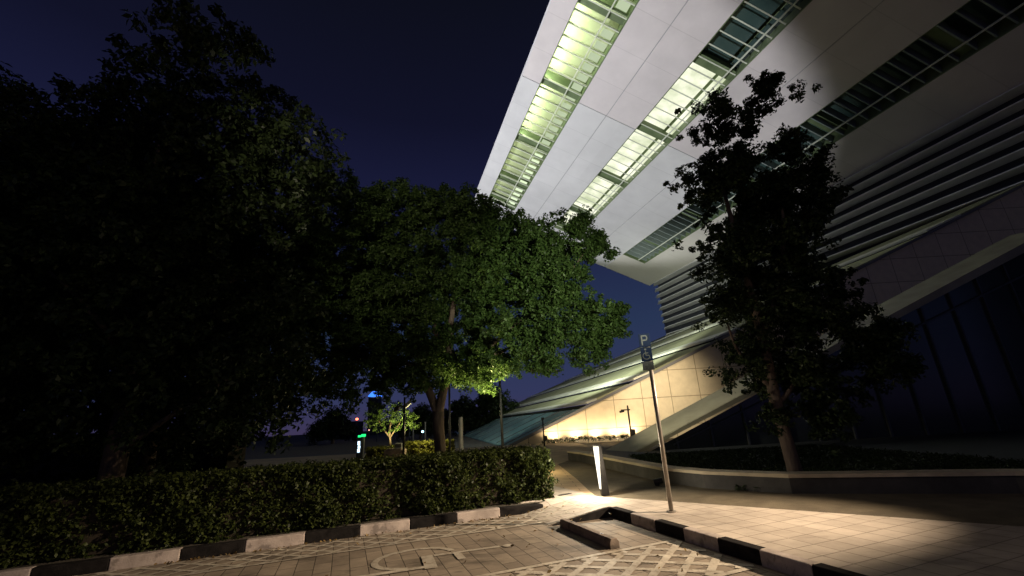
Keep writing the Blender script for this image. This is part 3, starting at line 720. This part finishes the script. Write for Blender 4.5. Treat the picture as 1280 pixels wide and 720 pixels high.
sg = thing('sign_post', (2.26,7.35,.15), 'tall grey parking sign post with narrow stacked plates at the kerb', 'sign')
px, py = 2.262, 7.35
n = MB(); n.tube([(px,py,.15),(px+.01,py,2.92)], .035, 12); n.build('pole', M['galv'], sg, smooth=True)
n = MB(); n.tube([(px,py,.15),(px,py,.165)], .075, 14); n.build('base_plate', M['galv'], sg)
T = V((.96,-.2,0)).normalized(); F = V((-T.y*-1, -T.x, 0)); F = V((-.2,-.96,0)).normalized()
cc = V((px-.045, py-.06, 0))
def plate(z0, z1, mat, w=.092):
    m = MB(); q = []
    for zz in (z0, z1): q += [cc - T*w + F*.0 + V((0,0,zz)), cc + T*w + V((0,0,zz)), cc + T*w - F*.012 + V((0,0,zz)), cc - T*w - F*.012 + V((0,0,zz))]
    m.hexa([q[0],q[1],q[2],q[3],q[4],q[5],q[6],q[7]]); return m.build('sign_plate', mat, sg, bevel=.004)
p1 = plate(2.70, 2.93, M['signblue']); p2 = plate(2.46, 2.69, M['signblue']); p3 = plate(2.31, 2.45, M['signwhite'])
def mark(plate_, strokes, w, zc_, mat, dots=()):
    m = MB()
    P = lambda x, z_: cc + T*x + F*.006 + V((0, 0, zc_+z_))
    for j, (x0, z0, x1_, z1) in enumerate(strokes):
        t = V((x1_-x0, z1-z0)).normalized(); nx, nz = -t.y*w/2, t.x*w/2; e = F*(.0004*j)
        m.face([P(x0-nx,z0-nz)+e, P(x1_-nx,z1-nz)+e, P(x1_+nx,z1+nz)+e, P(x0+nx,z0+nz)+e])
    for (x, z_, r) in dots: m.face([P(x+r*math.cos(i*math.pi/6), z_+r*math.sin(i*math.pi/6))+F*.003 for i in range(12)])
    return m.build('symbol', mat, plate_)
arc = [(math.cos(R(t))*.055-.008, math.sin(R(t))*.055-.03) for t in range(100, 350, 25)]
wheel = [(a0[0], a0[1], a1[0], a1[1]) for a0, a1 in zip(arc, arc[1:])]
mark(p1, [(-.045,-.085,-.045,.085), (-.045,.075,.03,.075), (.03,.075,.045,.04), (.045,.04,.03,.0), (.03,.0,-.045,.0)], .022, 2.815, M['signwhite'])
mark(p2, wheel + [(-.012,.055,-.012,-.02), (-.012,-.02,.035,-.02), (.035,-.02,.05,-.08), (-.012,.02,.03,.02)], .014, 2.575, M['signwhite'], [(-.012,.082,.018)])
mark(p3, [(-.055,-.012,.06,-.012), (.0,.02,.05,.02)], .034, 2.38, M['signblack'], [(-.03,-.038,.016), (.035,-.038,.016)])

# ------------------------------------------------------------------ posts
def mast(name, x, y, z0, h, r, label, cat, head=None, mat='metal', group=None):
    t = thing(name, (x,y,z0), label, cat, group)
    n = MB(); n.tube([(x,y,z0),(x,y,z0+h)], [r, r*.8], 10); n.build('pole', M[mat], t, smooth=True)
    n = MB(); n.tube([(x,y,z0),(x,y,z0+.03)], r*2, 10); n.build('base_plate', M[mat], t)
    return t
mast('lamp_pole', -.64, 16, .06, 4.2, .05, 'slim dark pole standing between hedge and glass roof, top lost in leaves', 'pole')
mast('lamp_pole', -2.5, 16, .06, 3.6, .045, 'slim dark pole close to the right of the main tree trunk', 'pole')
t = thing('cylinder_bollard', (-2.1,16,.06), 'plain pale grey cylinder post between the trunk and the slim poles', 'bollard')
n = MB(); n.tube([(-2.1,16,.06),(-2.1,16,1.84),(-2.1,16,1.87)], [.075,.075,.06], 16); n.build('post', M['greypost'], t)
n = MB(); n.tube([(-2.1,16,.06),(-2.1,16,.09)], .11, 16); n.build('base_plate', M['greypost'], t)
for x, y, h, lab in ((-6.32,30,1.75,'thin pale post right of the lit young tree'), (-7.6,32,1.75,'thin pale post seen just right of the camera mast')):
    t = mast('slim_post', x, y, .13, h, .05, lab, 'post', mat='greypost', group='thin posts far behind the hedge')
    n = MB(); n.ball((x,y,.13+h), .06); n.build('cap', M['greypost'], t)
def cam_mast(x, y, z0, h, lab, arm, box, mat='darkmetal', s=1.):
    t = mast('camera_mast', x, y, z0, h, .06*s, lab, 'camera mast', mat=mat, group='camera masts')
    n = MB(); n.box(x-.42*s, y-.03, z0+h*.86, x+.12*s, y+.03, z0+h*.86+.07*s); n.build('arm', M[mat], t)
    n = MB(); n.hexa([(x-.5*s,y-.09,z0+h*.80), (x-.25*s,y-.09,z0+h*.82), (x-.25*s,y+.09,z0+h*.82), (x-.5*s,y+.09,z0+h*.80), (x-.5*s,y-.09,z0+h*.86), (x-.25*s,y-.09,z0+h*.88), (x-.25*s,y+.09,z0+h*.88), (x-.5*s,y+.09,z0+h*.86)])
    n.build('camera', M[mat], t)
    if arm:
        n = MB(); n.hexa([(x+.06*s,y-.08,z0+h*.84), (x+.32*s,y-.08,z0+h*.90), (x+.32*s,y+.08,z0+h*.90), (x+.06*s,y+.08,z0+h*.84), (x+.06*s,y-.08,z0+h*.90), (x+.32*s,y-.08,z0+h*.96), (x+.32*s,y+.08,z0+h*.96), (x+.06*s,y+.08,z0+h*.90)])
        n.build('lamp_head', M['greypost'], t)
    if box:
        n = MB(); n.box(x+.02, y-.1*s, z0+h*.17, x+.24*s, y+.1*s, z0+h*.34); n.build('control_box', M[mat], t, bevel=.01)
    return t
cam_mast(-4.65, 18, .06, 2.75, 'dark twin headed mast standing in front of the lit young tree', True, False, s=.8)
cam_mast(6.5, 26.6, .134, 2.05, 'dark camera mast with one side arm before the lit beige wall', False, True)
t = mast('camera_mast', 1.36, 26.2, .134, 1.5, .05, 'short dark post with small cap at the left end of the lit wall', 'post', mat='darkmetal', group='camera masts')
n = MB(); n.box(1.28,26.1,1.63,1.45,26.3,1.76); n.build('cap', M['darkmetal'], t)
n = MB(); n.box(1.40,26.1,.5,1.56,26.3,.75); n.build('control_box', M['darkmetal'], t)

bk = thing('concrete_block', (-5.3,19,.06), 'grey concrete block by the foot of the twin headed mast', 'block')
n = MB(); n.box(-5.68,18.8,.06,-4.9,19.5,.76); n.build('block', M['concrete'], bk, bevel=.03)
n = MB(); n.box(-5.62,18.86,.76,-4.96,19.44,.80); n.build('lid', M['concrete'], bk)
fl = thing('floodlight', (-5.1,19.1,.80), 'small pale floodlight lying on top of the concrete block', 'lamp')
n = MB(); n.box(-5.3,19.0,.80,-4.98,19.15,.84); n.build('bracket', M['greypost'], fl)
n = MB(); n.hexa([(-5.28,19.0,.84),(-5.0,19.0,.84),(-5.0,19.2,.88),(-5.28,19.2,.88),(-5.28,18.96,.98),(-5.0,18.96,.98),(-5.0,19.14,1.02),(-5.28,19.14,1.02)]); n.build('head', M['signwhite'], fl, bevel=.01)

# glowing pylon, signals and distant lamps at the left edge
py_ = thing('charging_pylon', (-8.86,25,.06), 'slim pylon with a glowing white panel topped by a green light', 'pylon')
n = MB(); n.box(-9.06,24.95,.06,-8.72,25.12,1.24); n.build('body', M['metal'], py_, bevel=.015)
n = MB()
for j, (zz, hh) in enumerate(((.46,.17),(.66,.15),(.84,.2))): n.box(-8.99+.02*(j % 2),24.93,zz,-8.86+.02*(j % 2),24.945,zz+hh)
n.build('panel', glow('panel_glow', (.62,.82,1.), 2.4), py_)
n = MB(); n.tube([(-8.68,25,.06),(-8.66,25,1.24)], .035, 8); n.build('pole', M['greypost'], py_)
n = MB(); n.box(-8.98,24.9,1.25,-8.86,25.05,1.35); n.box(-8.80,24.9,1.27,-8.6,25.05,1.40); n.build('green_lamp', glow('green_glow', (.02,1.,.22), 1.6), py_)
def streetlamp(x, y, h, col, st_, r, lab, cat='lamp'):
    t = thing('street_lamp', (x,y,.05), lab, cat, 'distant lamps')
    n = MB(); n.tube([(x,y,.05),(x,y,h-r)], [.09*y/80+.02,.06*y/80+.02], 8); n.build('pole', M['metal'], t)
    n = MB(); n.ball((x,y,h), r, r, r*.75); n.build('lamp_globe', glow('lamp_glow', col, st_), t)
streetlamp(-29.2,80,3.6,(1.,.16,.08),5.,.26,'red light on a far pole at the left edge')
streetlamp(-9.84,40,1.95,(1.,.8,.5),6.,.10,'warm white globe lamp beyond the young tree')
streetlamp(-9.1,42,1.2,(.45,.75,1.),5.,.12,'cool bluish white lamp low between the posts')
streetlamp(-19.1,60,3.05,(1.,.6,.5),3.,.13,'faint pinkish lamp beyond the young tree')
streetlamp(-27.6,82,1.6,(1.,.5,.4),2.,.13,'faint low reddish lamp left of the glowing pylon')
tw = thing('tower', (-49.5,152,0), 'distant tower with a blue lit triangular crown', 'tower')
n = MB(); n.box(-51.2,150,0,-47.8,154,12.3); n.build('shaft', M['silhouette'], tw)
n = MB(); n.hexa([(-51.4,149.9,12.6),(-47.5,149.9,12.6),(-47.5,154,12.6),(-51.4,154,12.6),(-49.9,151.3,14.8),(-48.9,151.3,14.8),(-48.9,153,14.8),(-49.9,153,14.8)]); n.build('lit_crown', glow('blue_glow', (.05,.22,1.), 1.7), tw)
blocks = [(-78,190,16,5,'low dark block of flats far off at the left'), (-58,200,14,4.5,'dark flat roofed block right of the blue crowned tower'), (-38,210,15,4,'dark flat roofed block beyond the young tree'), (-20,220,15,4,'dark flat roofed block beyond the main trunk')]
for x, y, w, h, lab in blocks:
    t = thing('far_building', (x,y,0), lab, 'building', 'dark buildings on the horizon')
    n = MB(); n.box(x-w/2,y,0,x+w/2,y+10,h); n.build('wall', M['silhouette'], t)
    n = MB(); n.box(x-w/2-.2,y-.2,h,x+w/2+.2,y+10.2,h+.5); n.build('roof', M['silhouette'], t)

# shrubs along the foot of the lit wall
rng = random.Random(11)
x = 1.75
i = 0
names = ['leftmost','second','third','fourth','fifth','sixth','seventh','eighth','ninth','tenth','eleventh','twelfth']
while i < 10:
    w = rng.uniform(.26,.4) if i < 7 else rng.uniform(.14,.22)
    hh = rng.uniform(.26,.36) if i < 7 else rng.uniform(.22,.46)
    t = thing('low_shrub', (x,29.6,.134), f'low dark shrub at the foot of the lit wall, {names[i]} from the left', 'shrub', 'shrubs along the lit wall')
    n = MB(); n.tube([(x,29.6,.13),(x,29.6,.134+hh*.6)], .02, 6); n.build('stem', M['twig'], t)
    leaves('foliage', M['leafdark'], np.array([(x+rng.uniform(-w,w), 29.6+rng.uniform(-.15,.15), .134+hh*rng.uniform(.2,.85), .13) for _ in range(14)]), 14, .1, t, 300+i)
    x += w*2.05 if i < 6 else w*2.6; i += 1
# wall washers in the ground
wash = []
for i, x in enumerate((2.25, 3.75, 5.1, 6.4, 7.5)):
    t = thing('uplight', (x,30.0,.134), f'small ground uplight grazing the beige wall, {names[i]} from the left', 'uplight', 'uplights at the lit wall')
    n = MB(); n.tube([(x,30.0,.134),(x,30.0,.17)], .10, 12); n.build('housing', M['darkmetal'], t)
    n = MB(); n.tube([(x,30.0,.171),(x,30.0,.176)], .075, 12); n.build('lens', glow('lens_glow', (1.,.8,.5), 6.), t)
    wash.append((x, 30.0, .22))

# ------------------------------------------------------------------ lights
def light(kind, name, loc, power, col, target=None, size=.1, angle=60, blend=.4):
    l = bpy.data.lights.new(name, kind); l.energy = power; l.color = col
    o = bpy.data.objects.new(name, l); COL.objects.link(o); o.location = loc
    if kind in ('POINT', 'SPOT'): l.shadow_soft_size = size
    if kind == 'SPOT': l.spot_size = R(angle); l.spot_blend = blend
    if target is not None: o.rotation_euler = (V(target) - V(loc)).to_track_quat('-Z', 'Y').to_euler()
    return o
WARM = (1., .72, .42)
light('SPOT', 'forecourt_lamp', (11.,5.6,5.2), 12000, (1.,.775,.54), (.6,7.1,0), .12, 32, .8)
light('POINT', 'bollard_lamp', (1.28,8.95,.85), 125, (1.,.88,.68), size=.06)
light('POINT', 'fill_behind_camera', (2.5,-4.5,7.), 260, (1.,.76,.54), size=.3)  # added fill behind the camera, no real lamp known there
light('SPOT', 'left_crown_fill', (-2.5,-3.,5.), 3100, (1.,.84,.66), (-3.4,13,7.2), .3, 27, .8)  # unseen fill added to lift the left side of the crown
for i, p in enumerate(wash): light('SPOT', 'wall_washer', p, 190, WARM, (p[0], 30.45, 3.), .05, 150, .8)
light('SPOT', 'wall_flood', (1.5,21,5.), 2900, (1.,.82,.56), (6.6,30.5,2.0), .3, 62, .6)
light('SPOT', 'wall_flood', (8.8,24.5,4.4), 1700, (1.,.82,.56), (9.6,30.5,3.4), .3, 72, .9)
light('SPOT', 'slab_flood', (-30,40,1.), 108000, (.97,.97,1.), (2.6,49,37), .4, 57, .2)
light('SPOT', 'slab_corner_flood', (9,52,1.), 31000, (.98,.98,1.), tuple(L(-5,-5)), .4, 36, .5)
light('SPOT', 'wing_fill', (1.5,17.5,5.), 1500, (1.,.9,.68), (7.5,20,1.4), .2, 44, .8)  # added unseen spot that brightens the wing roof
light('SPOT', 'glass_roof_fill', (-6,24,9.), 4500, (.85,1.,.95), (-1.5,42,.5), .3, 44, .8)  # extra spot without a fitting, added to brighten the roof glass
light('SPOT', 'roof_fill', (2,24,9.), 47000, (.95,1.,.82), (16,62,9), .4, 60, .6)  # unseen spot added because the podium roof needs light
light('SPOT', 'tree_uplight', (-.6,11.9,1.15), 1500, (1.,.86,.36), (-1.0,12.25,3.2), .08, 70, .6)
light('POINT', 'lawn_light', (.3,13.4,1.0), 90, (1.,.82,.42), size=.08)
light('SPOT', 'right_crown_fill', (3.6,1.0,3.), 6600, (.97,1.,.72), (1.0,12,4.9), .2, 33, .9)  # added spot for the greenish light on the crown's right, no fitting
light('SPOT', 'young_tree_uplight', (-5.4,20.9,1.0), 800, (1.,.84,.32), (-6.2,22,2.5), .06, 110, .6)
light('POINT', 'hedge_uplight', (-4.1,19.6,1.6), 130, (1.,.86,.4), size=.06)

# ------------------------------------------------------------------ night sky
w = bpy.data.worlds.new('World'); SC.world = w; w.use_nodes = True
nt = w.node_tree; nt.nodes.clear()
out = N(nt, 'ShaderNodeOutputWorld'); bg = N(nt, 'ShaderNodeBackground')
tc = N(nt, 'ShaderNodeTexCoord'); sp = N(nt, 'ShaderNodeSeparateXYZ'); nt.links.new(tc.outputs['Generated'], sp.inputs[0])
rp = N(nt, 'ShaderNodeValToRGB'); cr = rp.color_ramp
nt.links.new(sp.outputs['Z'], rp.inputs[0])
stops = [(0., (.045,.035,.085)), (.06, (.032,.038,.10)), (.2, (.021,.035,.085)), (.42, (.0115,.0135,.05)), (.62, (.0055,.0062,.020)), (.8, (.0038,.0045,.010)), (1., (.003,.0035,.007))]
while len(cr.elements) < len(stops): cr.elements.new(.5)
for e, (p, c_) in zip(cr.elements, stops): e.position = p; e.color = (*c_, 1)
nt.links.new(rp.outputs[0], bg.inputs[0]); bg.inputs[1].default_value = 1.
nt.links.new(bg.outputs[0], out.inputs[0])
# faint sun lamp added for sky-glow, the one distant light
s = bpy.data.lights.new('sky_glow', 'SUN'); s.energy = .012; s.angle = R(10); s.color = (.8,.88,1.)
so = bpy.data.objects.new('sky_glow', s); COL.objects.link(so); so.rotation_euler = (R(40), 0, R(30))

# ------------------------------------------------------------------ camera
cam = bpy.data.cameras.new('Camera'); co = bpy.data.objects.new('Camera', cam); COL.objects.link(co)
cam.sensor_width = 36; cam.lens = 534/1280*36; cam.clip_end = 2000; cam.clip_start = .05
co.matrix_world = Matrix.Translation((0,0,1.6)) @ Matrix.Rotation(R(90+17.4), 4, 'X') @ Matrix.Rotation(R(-3.2), 4, 'Z')
SC.camera = co
SC.view_settings.view_transform = 'Standard'; SC.view_settings.look = 'None'
SC.view_settings.exposure = 0; SC.view_settings.gamma = 1
try: SC.cycles.use_denoising = True
except Exception: pass
